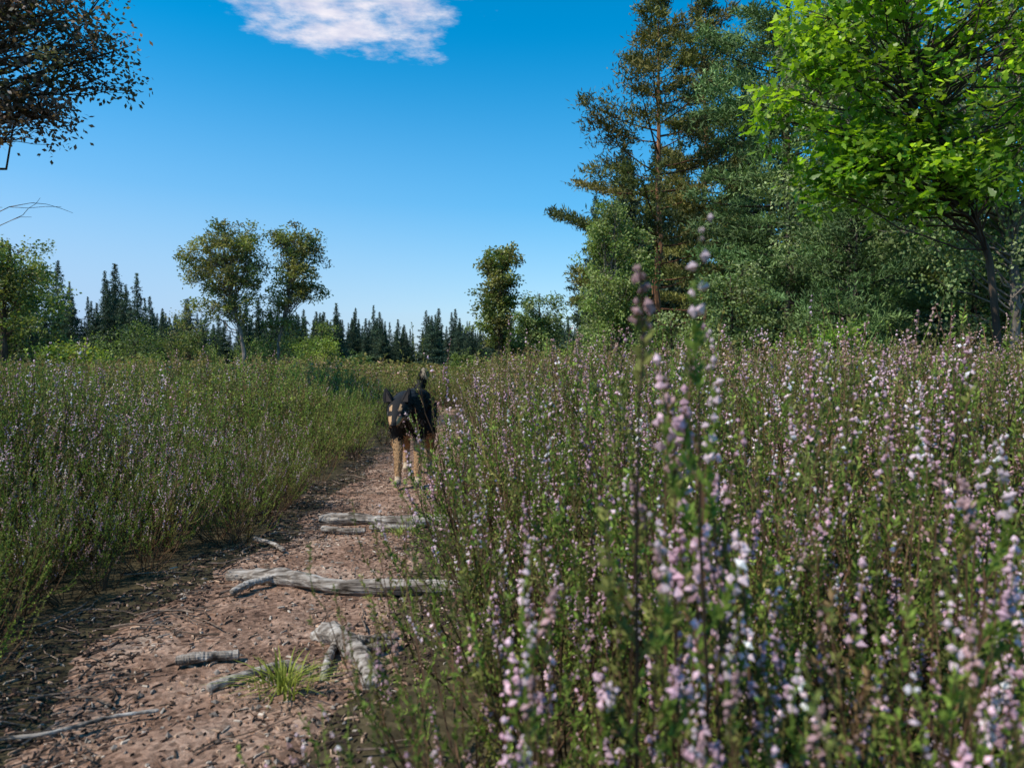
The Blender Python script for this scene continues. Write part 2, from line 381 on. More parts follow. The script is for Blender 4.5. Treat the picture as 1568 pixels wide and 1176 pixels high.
defs = [heather_plant(61, greens=GR+OL, ff=.1, fcols=PALE, **kw), heather_plant(62, greens=OL, ff=.15, fcols=PALE, **kw), heather_plant(63, greens=BN+OL, ff=.35, fcols=PALE, **kw),
        heather_plant(64, greens=BN, ff=.45, fcols=PALE, **kw), heather_plant(65, greens=OL+BN, ff=.4, fcols=PALE, **kw)]
C_far = make_sources('heather_far_tuft', defs, [M_heather])

P_, R_, S_, I_ = [], [], [], []
def jgrid(x0, x1, y0, y1, sp, g):
    X, Y = np.meshgrid(np.arange(x0, x1, sp), np.arange(y0, y1, sp))
    X = X.ravel()+g.uniform(-.5, .5, X.size)*sp; Y = Y.ravel()+g.uniform(-.5, .5, Y.size)*sp
    return X, Y
g = np.random.default_rng(11)
def field(y0, y1, sp):
    X, Y = jgrid(-y1*.78-2, y1*.78+2, y0, y1, sp, g)
    k = (np.abs(X) < np.maximum(Y, 0)*.76+1.2)
    dl = (xc(Y)-hw(Y))-X
    dr = X-(xc(Y)+hw(Y))
    inpath = (dl < .12) & (dr < np.where(Y < 3.6, .25, .18)) & (Y < 12)
    k &= ~inpath
    k &= ~((np.abs(X) < .36) & (Y > -.5) & (Y < .42))
    X, Y, dl, dr = X[k], Y[k], dl[k], dr[k]
    left = dl > 0
    H = np.where(left, .25+.32*np.clip((dl-.1)/1.0, 0, 1), .40+.24*np.clip((dr-.2)/.5, 0, 1))
    far = np.clip((Y-4)/6, 0, 1)
    H = H+.05*far
    H = np.where(~left, np.minimum(H, .34+.30*np.clip(Y-.5, 0, 3)), H)
    H *= 1+.13*noise2(X, Y, 12, 1.7)+g.normal(0, .08, len(X))
    H = np.where(Y < .42, np.minimum(H, .28), H)
    return X, Y, left, H, dl, dr
def add_pts(X, Y, H, idx, base=.56, wid=1., tilt=.09):
    n = len(X)
    P_.append(np.stack([X, Y, hz(X, Y)-.01], 1)); R_.append(np.stack([g.normal(0, tilt, n), g.normal(0, tilt, n), g.uniform(0, 2*PI, n)], 1))
    s = H/base; S_.append(np.stack([np.maximum(s, .55)*wid, np.maximum(s, .55)*wid, s], 1)); I_.append(idx)
X, Y, left, H, dl, dr = field(-.5, 3.8, .175)
nz = noise2(X, Y, 20, 1.1); r = g.random(len(X))
pink = left & (dl < 1.5) & (Y > 2.0) & (nz > -.6)
idx = np.where(left, np.where(pink, g.choice([1, 3, 4], len(X), p=[.25, .42, .33]), g.choice([0, 1, 2], len(X), p=[.45, .15, .4])),
               np.where(Y < 2.4+.5*nz, g.choice([3, 5, 1, 4, 0], len(X), p=[.28, .30, .16, .18, .08]), g.choice([8, 4, 5, 2], len(X), p=[.36, .3, .19, .15])))
add_pts(X, Y, H, idx)
# taller flowering sprays close on the right
a = np.array([(.15, .64, .86, 9), (.25, .75, .78, 7), (.16, .80, .76, 9), (.21, .70, .70, 9), (.05, .66, .56, 9), (.10, .62, .60, 9), (.13, .74, .64, 9), (.30, .74, .66, 7),
              (.06, .60, .50, 9), (.39, .72, .66, 9), (.47, .80, .64, 9), (.34, .62, .55, 9), (.2, .58, .52, 9), (.26, .56, .5, 9), (.42, .62, .56, 9), (.1, .56, .47, 9), (0., .75, .50, 9),
              (.35, 1.1, .72, 6), (.6, 1.2, .70, 7), (.55, .95, .64, 9), (.75, 1.1, .68, 7), (-.20, 3.0, .86, 6), (-.14, 3.3, .92, 7), (.8, 2.6, .80, 6), (1.1, 2.4, .78, 7), (.62, 1.7, .72, 6), (1.0, 1.5, .74, 7), (1.5, 2.6, .80, 6), (.5, 1.1, .62, 7), (.1, 1.2, .58, 7), (.9, 2.1, .78, 6), (-2.2, 3.2, .70, 7)])
add_pts(a[:, 0], a[:, 1], a[:, 2], a[:, 3].astype(int), base=.68, tilt=.02)
X = g.uniform(.1, 3.2, 36); Y = g.uniform(1.3, 3.8, 36)
add_pts(X, Y, g.uniform(.66, .82, len(X)), g.choice([6, 7], len(X)), base=.68)
scatter('heather', np.vstack(P_), np.vstack(R_), np.vstack(S_), np.concatenate(I_), C_hd)

P_, R_, S_, I_ = [], [], [], []
X, Y, left, H, dl, dr = field(3.8, 9, .26)
nz = noise2(X, Y, 20, .9)
idx = np.where(left, np.where((dl < 1.8) & (Y < 5.4) & (nz > -.4), g.choice([5, 4, 1], len(X), p=[.4, .2, .4]), np.where(nz > .3, 0, g.choice([0, 1, 2, 3], len(X), p=[.3, .35, .2, .15]))),
               g.choice([1, 2, 3, 4, 5], len(X), p=[.1, .2, .32, .32, .06]))
add_pts(X, Y, H, idx, wid=1.12)
scatter('mid_heather', np.vstack(P_), np.vstack(R_), np.vstack(S_), np.concatenate(I_), C_md)
for nm, C, rows in (('distant_heather', C_lo, ((9, 16, .36, 1.3),)), ('far_heather', C_far, ((16, 32, .62, 1.7), (32, 80, 1.5, 3.6)))):
    P_, R_, S_, I_ = [], [], [], []
    for (y0, y1, sp, wd) in rows:
        X, Y, left, H, dl, dr = field(y0, y1, sp)
        k = ~((X > 2.5+.08*(Y-14)) & (Y > 15+noise2(X, Y, 31, .5)))
        X, Y, H, left = X[k], Y[k], H[k], left[k]
        nz = noise2(X, Y, 33, .35)
        idx = np.where(nz > .35, g.choice([0, 1], len(X)), np.where(left, g.choice([1, 2, 3], len(X), p=[.35, .4, .25]), g.choice([1, 2, 3, 4], len(X), p=[.2, .35, .35, .1])))
        add_pts(X, Y, H, idx, wid=wd)
    scatter(nm, np.vstack(P_), np.vstack(R_), np.vstack(S_), np.concatenate(I_), C)

def grass_tuft(seed, n, H, w, col, spread=.5, r0=.05, seg=4):
    g = np.random.default_rng(seed); b = MB()
    az = g.uniform(0, 2*PI, n); d = np.stack([np.cos(az), np.sin(az), np.zeros(n)], 1)
    p = d*r0*g.random((n, 1)); h = H*g.uniform(.5, 1, n); lean = spread*g.random(n)
    sd = np.stack([-np.sin(az), np.cos(az), np.zeros(n)], 1)
    rows = []
    for k in range(seg+1):
        t_ = k/seg
        c = p + np.array([0, 0, 1.])*(h*(t_-.35*lean*t_**2))[:, None] + d*(h*lean*t_**2)[:, None]
        ww = w*(1-t_)**.7+.0003
        rows.append(c-sd*ww); rows.append(c+sd*ww)
    V = np.stack(rows, 1); k = 2*(seg+1)
    F = np.concatenate([np.arange(n)[:, None]*k+np.array([[2*s, 2*s+1, 2*s+3, 2*s+2]]) for s in range(seg)])
    C = np.array(col)*g.uniform(.6, 1.3, (n, 1)); b.polys(V, F, np.tile(C, (seg, 1)))
    return b
C_gr = make_sources('meadow_grass_tuft', [grass_tuft(41, 50, .5, .014, (.24, .23, .085), .6, .25), grass_tuft(42, 50, .45, .014, (.17, .22, .055), .6, .25), grass_tuft(43, 50, .55, .012, (.32, .26, .12), .5, .25)], [M_heather])
X, Y = jgrid(1, 40, 14, 34, .62, g)
k = (X > 2.2+.08*(Y-14)) & (X < Y*.9+2); X, Y = X[k], Y[k]; n = len(X)
scatter('meadow_grass', np.stack([X, Y, hz(X, Y)], 1), np.stack([0*X, 0*X, g.uniform(0, 6.28, n)], 1), np.stack([g.uniform(1.1, 1.8, n)]*2+[g.uniform(.7, 1.1, n)], 1), g.integers(0, 3, n), C_gr)
def put(b, name, loc, mats):
    o = b.obj(name, mats); o.location = loc; return o
put(grass_tuft(51, 110, .08, .0022, (.34, .38, .07), 1.8, .07), 'grass_tuft', (-.50, 1.60, -.005), [M_heather])
put(grass_tuft(52, 70, .05, .002, (.30, .34, .09), 1.5, .08), 'grass_tuft', (-.47, 3.08, -.005), [M_heather])

# ------------------------------------------------------------------ trees
def branch_path(p0, p1, g, k=6, sag=.12):
    t_ = np.linspace(0, 1, k)[:, None]; L_ = np.linalg.norm(p1-p0)
    P = p0+(p1-p0)*t_; P[:, 2] += (np.sin(t_[:, 0]*PI)*sag*L_*g.uniform(-.3, 1))
    P[1:-1] += g.normal(0, .035*L_, (k-2, 3))
    return P
def interp(P, z):
    zz = P[:, 2]; z = np.clip(z, zz.min(), zz.max())
    return np.array([np.interp(z, zz, P[:, a]) for a in range(3)])
def broadleaf(name, trunk, r0, crowns, nclump, nleaf, leafL, leafW, cols, barkc, seed, clr=.5, mat=None, tmpl=None, sub=4, droop=0., zfrac=.55):
    """trunk: polyline; crowns: list of (centre, radii, weight)"""
    g = np.random.default_rng(seed); b = MB(); trunk = np.array(trunk, float)
    k = 10; s = np.linspace(0, len(trunk)-1, k); T = np.stack([np.interp(s, range(len(trunk)), trunk[:, a]) for a in range(3)], 1)
    T[1:-1, :2] += g.normal(0, r0*.35, (k-2, 2))
    b.tube(T, r0*np.linspace(1, .18, k)**.8, 8, barkc, 0, wob=.05)
    cols = np.array(cols); w = np.array([c[2] for c in crowns], float); w /= w.sum()
    for i in range(nclump):
        c, rad, _ = crowns[g.choice(len(crowns), p=w)]
        d = nrm(g.normal(size=3)); rr = g.random()**.42
        ctr = np.array(c)+d*rr*np.array(rad)
        zt = T[0, 2]+(ctr[2]-T[0, 2])*g.uniform(zfrac, .92)
        p0 = interp(T, zt)
        L_ = np.linalg.norm(ctr-p0); Bp = branch_path(p0, ctr, g)
        b.tube(Bp, np.linspace(min(r0*.32, .010*L_+.006), .005, 6), 5, barkc*g.uniform(.7, 1.1), 0)
        cc = cols[g.integers(len(cols))]*g.uniform(.6, 1.35)
        for q in range(sub):
            sc = ctr+g.normal(0, clr*.6, 3)*np.array([1, 1, .75])
            b.tube(branch_path(Bp[4], sc, g, 4), [.007, .005, .004, .003], 3, barkc*.8, 0)
            n = max(3, int(nleaf/sub*g.uniform(.6, 1.4)))
            pp = sc+g.normal(0, clr*.34, (n, 3))*np.array([1, 1, .8])
            if droop: pp[:, 2] -= np.abs(g.normal(0, droop, n))
            U = g.normal(size=(n, 3))*np.array([1, 1, .5])+(pp-sc)*1.2/clr; U[:, 2] -= .25
            c2 = cc*g.uniform(.65, 1.35, (n, 1))
            if tmpl is None:
                b.leaves(pp, U, leafL*g.uniform(.7, 1.25, n), leafW*g.uniform(.8, 1.2, n), c2, 1, g=g)
            else:
                U = nrm(U); Wv = nrm(np.cross(U, np.array([0, 0, 1.])+g.normal(0, .6, (n, 3)))); Nn = np.cross(U, Wv)
                R = np.stack([U, Wv, Nn], 2)
                b.template(pp, R, leafL*g.uniform(.7, 1.2, n), tmpl[0], tmpl[1], c2, 1)
    return b.obj(name, [M_bark, mat or M_leaf])

def pine(name, base, H, prof, seed, r0=.16, nb=70, cols=((.035, .06, .018),), z0=.12, dens=9, nn=10, needL=.24, needW=.05, barkc=(.16, .08, .045), lean=(0, 0), up=.35, link=True, sag=0, tr=.16, taper=0., u0=.35, zt=.45, zs=.06):
    """prof: function(frac 0..1 from bottom to top)-> branch length; needle tufts grouped in flattened pads"""
    g = np.random.default_rng(seed); b = MB(); base = np.array(base, float); cols = np.array(cols)
    k = 9; tt = np.linspace(0, 1, k); T = base+np.stack([lean[0]*tt, lean[1]*tt, H*tt], 1); T[1:-1, :2] += g.normal(0, .06, (k-2, 2))
    b.tube(T, r0*(1-.9*tt), 7, np.array(barkc), 0, wob=.05)
    for i in range(nb):
        f = z0+(1-z0)*((i+g.random())/nb)
        tp = 1-taper*f
        Lb = max(prof(f)*g.uniform(.45, 1.15), .08)
        p0 = interp(T, base[2]+H*f); az = i*2.4+g.normal(0, .4)
        d = np.array([np.cos(az), np.sin(az), 0]); el = up*(f-.35)+g.normal(0, .10)
        kk = 5; ts = np.linspace(0, 1, kk)[:, None]
        Q = p0+d*Lb*ts*np.cos(el)+np.array([0, 0, 1.])*Lb*(ts*np.sin(el)+.22*ts**2.2-sag*ts)
        b.tube(Q, np.linspace(.010+.010*Lb, .006, kk), 4, np.array(barkc)*.45, 0)
        nt = int(dens*(Lb+.4)*g.uniform(.7, 1.3))+3
        u = u0+(1.03-u0)*g.random(nt)**.8; x = np.clip(u, 0, .999)*(kk-1); ii = x.astype(int)
        pt = Q[ii]+(Q[ii+1]-Q[ii])*(x-ii)[:, None]
        side = np.array([-d[1], d[0], 0]); spr = (Lb*.24*(1.2-u*.7))[:, None]
        pt = pt+side*g.normal(0, 1, (nt, 1))*spr+np.array([0, 0, 1.])*g.normal(.04, zs, (nt, 1))*tp
        cb = cols[g.integers(len(cols))]*g.uniform(.55, 1.5)
        PP = np.repeat(pt, nn, 0); n = len(PP)
        U = g.normal(size=(n, 3))+d*.6+np.array([0, 0, .7])
        PP = PP+g.normal(0, tr*tp, (n, 3))*np.array([1, 1, zt])
        b.leaves(PP, U, tp*needL*g.uniform(.7, 1.3, n), tp*needW*g.uniform(.8, 1.2, n), cb*g.uniform(.6, 1.45, (n, 1)), 1, g=g)
    return b.obj(name, [M_bark, M_needle], link=link)

BB = np.array([.24, .20, .17])
DB = np.array([.10, .07, .05])
OLV = ((.24, .25, .07), (.19, .22, .06), (.28, .265, .085), (.22, .20, .075))
MID = ((.16, .21, .05), (.20, .25, .06), (.125, .175, .045))
GRY = ((.24, .31, .115), (.19, .255, .09), (.31, .37, .16), (.15, .21, .07))
broadleaf('birch_tree', [(-16.2, 45, 0), (-16.4, 45, 2.2), (-17.0, 45, 4.4), (-17.5, 45, 8.5)], .14,
          [((-18.8, 45, 7.0), (1.6, 1.6, 1.5), 3), ((-16.9, 45, 7.9), (1.8, 1.6, 1.4), 4), ((-17.4, 45.2, 5.9), (2.5, 1.6, 1.2), 3), ((-16, 45, 6.4), (1, 1.4, 1.6), 2), ((-17.6, 45, 4.2), (2.2, 1.3, .9), 2.5)],
          150, 100, .16, .10, OLV, BB, 101, clr=.42)
broadleaf('birch_tree', [(-14.6, 46, 0), (-14.5, 46, 2.2), (-14.0, 46, 4.4), (-13.4, 46, 9.0)], .12,
          [((-13.2, 46, 8.4), (1.6, 1.3, 1.4), 4), ((-13.0, 46, 6.6), (1.5, 1.3, 1.6), 3), ((-14.2, 46, 5.2), (1.1, 1.2, 1.4), 2), ((-12.6, 46, 5.2), (.9, 1, .5), 1), ((-14.3, 46, 3.6), (1.4, 1, .8), 1.5)],
          110, 100, .16, .10, OLV, BB, 102, clr=.40)
broadleaf('alder_tree', [(-17.2, 25, 0), (-17.1, 25, 2), (-16.9, 25, 4.8)], .13, [((-17.0, 25, 3.9), (1.3, 1.3, 1.2), 3), ((-17.3, 25, 2.2), (1.7, 1.5, 1.2), 3)], 70, 120, .11, .07, OLV+MID, DB, 103, clr=.38)
broadleaf('alder_tree', [(-19.5, 29, 0), (-19.5, 29, 4.2)], .12, [((-19.4, 29, 3.0), (2.0, 1.6, 1.8), 3)], 55, 120, .13, .08, MID, DB, 104, clr=.42)
RD = ((.18, .115, .09), (.14, .13, .065), (.24, .14, .11), (.10, .085, .06))
broadleaf('rowan_tree', [(-7.0, 7.8, 0), (-6.9, 7.8, 1.8), (-6.5, 7.8, 3.4), (-6.2, 7.9, 6.8)], .14,
          [((-5.25, 7.8, 4.4), (.85, .8, .5), 4), ((-4.6, 7.9, 3.95), (.75, .5, .33), 4), ((-5.2, 7.7, 3.35), (.5, .6, .3), 3), ((-6.6, 8, 5.6), (1.6, 1.6, 1.4), 5), ((-4.8, 8, 4.9), (.6, .6, .3), 1.5)],
          115, 105, .06, .036, RD, DB, 105, clr=.24)
b = MB(); g = np.random.default_rng(77)
for q in range(2):
    p0 = np.array([-7.0, 7.9, 1.5+.2*q]); p1 = np.array([-5.2+.1*q, 7.9, 2.3+.13*q]); Bp = branch_path(p0, p1, g, 9, .05)
    b.tube(Bp, np.linspace(.015, .003, 9), 4, BB)
    for r in range(8):
        s0 = Bp[3+r % 6]; b.tube(branch_path(s0, s0+np.array([.3, .1, .1])*g.uniform(.4, 1)+g.normal(0, .1, 3), g, 4), [.004, .003, .003, .002], 3, BB*.9)
b.obj('bare_branch', [M_bark])
broadleaf('young_oak_tree', [(-.6, 35, 0), (-.6, 35, 3), (-.5, 35, 6)], .14, [((-.55, 35, 5.3), (.9, .9, 1.1), 3), ((-.7, 35, 3.4), (1.15, 1.0, 1.6), 4), ((-.3, 35, 1.6), (1.2, 1, 1.1), 3)], 100, 130, .14, .09, OLV+MID, DB, 106, clr=.36)
broadleaf('willow_tree', [(1.5, 40, 0), (1.5, 40, 4.6)], .1, [((1.5, 40, 3.0), (1.2, 1.1, 2.0), 3)], 55, 120, .15, .08, GRY, DB, 107, clr=.38)
broadleaf('birch_tree', [(3.0, 22, 0), (3.0, 22, 2), (2.95, 22, 5.6)], .09, [((3.0, 22, 4.9), (.7, .7, .9), 2), ((3.0, 22, 3.4), (1.25, 1.1, 1.3), 4), ((3.1, 22, 1.6), (1.4, 1.1, 1.2), 4)], 130, 150, .085, .06, ((.22, .28, .08), (.18, .25, .065), (.28, .33, .11)), BB, 108, clr=.28, droop=.1)
PN = ((.13, .135, .03), (.09, .11, .026), (.165, .16, .04), (.14, .12, .03))
PB = ((.11, .175, .055), (.08, .135, .045), (.15, .215, .075))
pine('scots_pine_tree', (5.9, 30, 0), 15.4, lambda f: np.interp(f, [0, .15, .3, .45, .62, .82, .94, 1], [2.6, 4.0, 4.7, 4.3, 3.3, 1.9, .8, .15]), 201, r0=.20, nb=62, cols=PN, z0=.12, dens=19, nn=10, tr=.17, barkc=(.26, .125, .065), up=.75, zt=.3, zs=.04, u0=.4)
pine('scots_pine_tree', (9.3, 36, 0), 18.9, lambda f: np.interp(f, [0, .2, .5, .8, .94, 1], [2, 3.0, 2.7, 1.8, .8, .2]), 202, r0=.22, nb=62, cols=PN, z0=.2, dens=18, nn=10, needL=.28, needW=.06, barkc=(.24, .12, .065), up=.75, zt=.3, zs=.04, u0=.4)
pine('scots_pine_tree', (13.2, 38, 0), 17.5, lambda f: np.interp(f, [0, .2, .5, .8, .95, 1], [2.6, 3.6, 3.4, 2.5, 1.2, .3]), 203, r0=.2, nb=90, cols=PN+PB, z0=.1, dens=10, nn=9, needL=.3, needW=.07)
pine('white_pine_tree', (7.8, 21, 0), 13.5, lambda f: np.interp(f, [0, .15, .4, .7, .9, 1], [2.0, 2.6, 2.7, 2.3, 1.5, .4]), 204, r0=.2, nb=90, cols=PB, z0=.08, dens=21, nn=10, needL=.18, needW=.035, tr=.12, barkc=(.10, .07, .05), up=.5, zt=.35, zs=.04)
pine('white_pine_tree', (10.8, 22, 0), 12.5, lambda f: np.interp(f, [0, .15, .4, .7, .9, 1], [2.4, 3.2, 3.2, 2.6, 1.5, .4]), 205, r0=.2, nb=95, cols=PB, z0=.05, dens=16, nn=10, needL=.2, needW=.04, tr=.13, barkc=(.10, .07, .05))
pine('young_pine_tree', (7.9, 17, 0), 4.6, lambda f: np.interp(f, [0, .3, .7, 1], [1.9, 1.9, 1.4, .3]), 206, r0=.1, nb=60, cols=PB, z0=.04, dens=18, nn=10, needL=.14, needW=.025, tr=.10, barkc=(.08, .06, .05))
pine('young_pine_tree', (11.0, 17.5, 0), 5.0, lambda f: np.interp(f, [0, .3, .7, 1], [1.9, 2.0, 1.4, .3]), 207, r0=.1, nb=60, cols=PB+PN, z0=.04, dens=18, nn=10, needL=.14, needW=.025, tr=.10, barkc=(.08, .06, .05))
broadleaf('birch_tree', [(10.2, 15, 0), (10.1, 15, 4), (9.9, 15, 10.5)], .11, [((9.9, 15, 8), (2.6, 2, 2.4), 4), ((9.3, 15, 5), (2.6, 1.8, 2.2), 4), ((10.5, 15, 3), (2.2, 1.8, 1.6), 2)], 190, 190, .085, .06, GRY, BB, 109, clr=.38, droop=.2)
broadleaf('birch_tree', [(8.3, 18, 0), (8.2, 18, 4), (8.1, 18, 10)], .1, [((8.1, 18, 8), (1.8, 1.6, 2.2), 4), ((8.3, 18, 4.6), (1.8, 1.6, 1.8), 3)], 120, 160, .095, .065, GRY, BB, 110, clr=.38, droop=.2)
broadleaf('willow_shrub', [(5.7, 19, 0), (5.6, 19, 3)], .05, [((5.7, 19, 2.0), (1.15, 1, 1.5), 1)], 65, 130, .085, .05, GRY, DB, 111, clr=.3)
broadleaf('willow_shrub', [(4.3, 20, 0), (4.3, 20, 2)], .05, [((4.5, 20, 1.2), (1.3, 1, 1.0), 1)], 50, 120, .085, .05, GRY+MID, DB, 112, clr=.3)
broadleaf('hazel_shrub', [(6.3, 15, 0), (6.3, 15, 1.2)], .04, [((6.3, 15, .9), (.8, .7, .6), 1)], 34, 110, .08, .055, ((.24, .36, .05), (.19, .29, .05)), DB, 113, clr=.24)
lv = np.array([[0, 0, 0], [.25, .10, .01], [.38, .20, .03], [.5, .14, .02], [.68, .26, .04], [.8, .16, .03], [1, 0, 0], [.8, -.16, .03], [.68, -.26, .04], [.5, -.14, .02], [.38, -.2, .03], [.25, -.1, .01]])
OAKC = ((.27, .41, .035), (.20, .33, .03), (.34, .47, .05), (.13, .235, .03))
broadleaf('oak_tree', [(6.0, 9, 0), (5.9, 9, 1.4), (5.7, 9, 2.3), (5.2, 9, 3.4), (4.75, 9, 4.4), (4.7, 9, 5.6)], .05,
          [((4.15, 9, 3.8), (1.05, .9, 1.1), 4.5), ((5.4, 9, 4.9), (1.5, 1.2, 1.1), 4), ((6.3, 9.1, 3.5), (1.0, 1.0, .9), 2.5), ((6.6, 9, 5.2), (1.2, 1.2, 1.2), 2.5), ((3.9, 9, 5.0), (.8, .8, .9), 3), ((4.8, 9, 3.0), (1.4, .8, .5), 2.6)],
          160, 85, .13, .07, OAKC, DB*.8, 114, clr=.26, mat=M_oak, tmpl=(lv, [list(range(12))]), zfrac=.75)
def bush(name, x, y, h, r, cols, seed, n=30, lf=.11):
    broadleaf(name, [(x, y, 0), (x, y, h*.7)], .04, [((x, y, h*.5), (r, r, h*.5), 1)], n, 110, lf, lf*.65, cols, DB, seed, clr=.32*max(r, .6), zfrac=.1)
YG = ((.25, .31, .05), (.20, .27, .045), (.30, .33, .065))
bush('shrub', -10.6, 40, 2.3, 1.2, YG, 301); bush('shrub', -13.0, 22, 1.3, .9, YG, 302); bush('shrub', -11.3, 44, 3.2, 1.3, MID, 303, 36)
bush('shrub', -20.0, 46, 3.8, 1.7, MID+OLV, 304, 40); bush('shrub', -15.5, 48, 3.0, 2.4, MID, 305, 44); bush('shrub', -8.6, 42, 1.5, .6, GRY, 306)
bush('shrub', 10.6, 13.5, 1.5, 1.2, YG+MID, 307, 30, .07); bush('shrub', 2.6, 27, 1.6, 1.1, YG+MID, 308)
bush('shrub', -22.5, 44, 3.0, 2.2, MID, 309, 40); bush('shrub', -12.2, 24, 1.0, .8, YG+OLV, 310); bush('shrub', 13, 17, 3, 1.8, MID, 311, 40); bush('shrub', -2.3, 38, 1.2, 1.0, MID, 312)

# distant spruces
SP = ((.055, .085, .05), (.04, .066, .042), (.075, .105, .055))
csp = bpy.data.collections.new('distant_spruce')
for k in range(6):
    R0 = [3.2, 3.7, 2.9, 4.0, 3.4, 3.1][k]
    o = pine('distant_spruce_v%02d' % k, (0, 0, 0), 12.3, lambda f, R0=R0: R0*(1-f)**.95*(.85+.3*math.sin(f*60+R0*9)), 400+k, r0=.14, nb=125, cols=SP, z0=.03, dens=6, nn=5, needL=.42, needW=.16, up=.1, sag=.3, link=False, barkc=(.06, .05, .04), tr=.18, taper=.6, u0=.1)
    csp.objects.link(o)
g = np.random.default_rng(55); pts = []; scl = []
def row(x0, x1, y0, y1, n, h0, h1):
    for q in range(n):
        d = g.uniform(y0, y1); x = g.uniform(x0, x1)*d
        pts.append((x, d, -.2)); h = g.uniform(h0, h1)*(1.25 if g.random() < .15 else 1)/12; w_ = h*g.uniform(.7, 1.3); scl.append((w_, w_, h))
row(-.95, -.47, 85, 100, 95, 6.5, 11.5)
row(-.5, -.23, 110, 135, 80, 6, 9.5)
row(-.27, .10, 150, 180, 135, 6.5, 11.5)
row(-1.05, .28, 185, 215, 300, 9, 13)
row(.10, 1.1, 50, 85, 140, 11, 18)
n = len(pts)
scatter('distant_spruce_forest', pts, np.stack([np.zeros(n), np.zeros(n), g.uniform(0, 6.28, n)], 1), scl, g.integers(0, 6, n), csp)

# ------------------------------------------------------------------ dog
def build_dog():
    J = []; E = []; Rr = []
    def add(p, r, par=None):
        J.append(p); Rr.append(r)
        if par is not None: E.append((par, len(J)-1))
        return len(J)-1
    pel = add((0, .60, .48), (.078, .085)); sp1 = add((0, .42, .47), (.078, .085), pel); ch = add((0, .20, .44), (.09, .12), sp1)
    sh = add((0, .05, .45), (.085, .12), ch); n1 = add((-.01, -.05, .475), (.068, .078), sh); n2 = add((-.02, -.13, .475), (.060, .064), n1)
    sk = add((-.025, -.205, .46), (.062, .056), n2); br = add((-.028, -.255, .435), (.045, .039), sk); mz = add((-.03, -.305, .405), (.030, .028), br); nt = add((-.03, -.345, .388), (.023, .020), mz)
    for s in (-1, 1):
        a = add((s*.06, .06, .38), (.042, .055), sh); e = add((s*.062, .10, .29), (.030, .036), a); w = add((s*.055, .065, .15), (.020, .021), e)
        f = add((s*.055, .055, .055), (.018, .019), w); add((s*.055, .015, .024), (.025, .019), f)
        h = add((s*.062, .60, .42), (.05, .08), pel); kn = add((s*.08, .52, .29), (.036, .048), h); hk = add((s*.075, .69, .17), (.019, .024), kn)
        f = add((s*.075, .665, .055), (.018, .019), hk); add((s*.075, .625, .024), (.024, .019), f)
    t1 = add((.0, .68, .53), (.026, .026), pel); t2 = add((.015, .74, .59), (.026, .026), t1); t3 = add((.03, .73, .645), (.026, .026), t2); t4 = add((.045, .66, .665), (.022, .022), t3); add((.055, .60, .645), (.012, .012), t4)
    me = bpy.data.meshes.new('dogskel'); me.from_pydata(J, E, [])
    o = bpy.data.objects.new('dogskel', me); scene.collection.objects.link(o)
    md = o.modifiers.new('s', 'SKIN'); md.use_smooth_shade = True
    bpy.context.view_layer.objects.active = o; o.select_set(True)
    if not me.skin_vertices: bpy.ops.mesh.customdata_skin_add()
    for i, r in enumerate(Rr):
        sv = me.skin_vertices[0].data[i]; sv.radius = r; sv.use_root = (i == 0)
    sb = o.modifiers.new('sub', 'SUBSURF'); sb.levels = 3; sb.render_levels = 3
    dg = bpy.context.evaluated_depsgraph_get(); ev = o.evaluated_get(dg); m2 = ev.to_mesh()
    V = np.empty(len(m2.vertices)*3, np.float32); m2.vertices.foreach_get('co', V); V = V.reshape(-1, 3).astype(float)
    Nn = np.empty(len(m2.vertices)*3, np.float32); m2.vertices.foreach_get('normal', Nn); Nn = Nn.reshape(-1, 3).astype(float)
    F4 = np.array([list(p.vertices) for p in m2.polygons if len(p.vertices) == 4])
    ev.to_mesh_clear(); bpy.data.objects.remove(o)
    def colour(P, g):
        n = len(P); x, y, z = P.T; xl = np.abs(x+.028)
        c = np.tile([.018, .016, .015], (n, 1)); j = g.normal(0, .014, n)
        tan = np.array([.50, .30, .15]); cream = np.array([.58, .45, .31]); grey = np.array([.19, .165, .145])
        c[(z < .27+j) & (y > -.05)] = tan
        c[(z < .36+j) & (z > .2) & (y > .56)] = tan*.7
        c[(z < .075)] = cream
        c[(z < .40+j) & (y < .03) & (y > -.16) & (np.abs(x) > .010) & (g.random(n) < .6)] = grey*1.0
        c[(y < -.12) & (y > -.25) & (z < .445+j) & (g.random(n) < .8)] = grey*1.5
        c[(y < -.24) & (xl > .013) & (z < .43+(-.28-y)*.2)] = tan*1.05
        c[(y < -.235) & (y > -.285) & (z > .46) & (np.abs(xl-.024) < .007)] = tan
        c[(y < -.358)] = [.01, .01, .01]
        c[(z > .635) & (y < .66) & (y > .5)] = cream*.45
        return c
    g = np.random.default_rng(8); b = MB()
    cen = V[F4].mean(1); b.polys(V, F4, colour(cen, g)*.8)
    tri = 20000; a = np.linalg.norm(np.cross(V[F4[:, 1]]-V[F4[:, 0]], V[F4[:, 3]]-V[F4[:, 0]]), axis=1); fi = g.choice(len(F4), tri, p=a/a.sum())
    w = g.dirichlet((1, 1, 1, 1), tri); P = (V[F4[fi]]*w[..., None]).sum(1); NN = nrm((Nn[F4[fi]]*w[..., None]).sum(1))
    flow = np.tile([0., .9, -.5], (tri, 1)); lowleg = (P[:, 2] < .25) & (P[:, 1] > -.1); flow[lowleg] = [0, .1, -1]
    tail = (P[:, 2] > .57) & (P[:, 1] > .5); flow[tail] = [0, .2, -1]
    Ln = np.where(lowleg, .010, .024); Ln = np.where(P[:, 1] < -.2, .008, Ln); Ln = np.where(tail, .035, Ln)
    Ln = np.where((P[:, 1] > -.18) & (P[:, 1] < .1) & ~lowleg, .032, Ln)
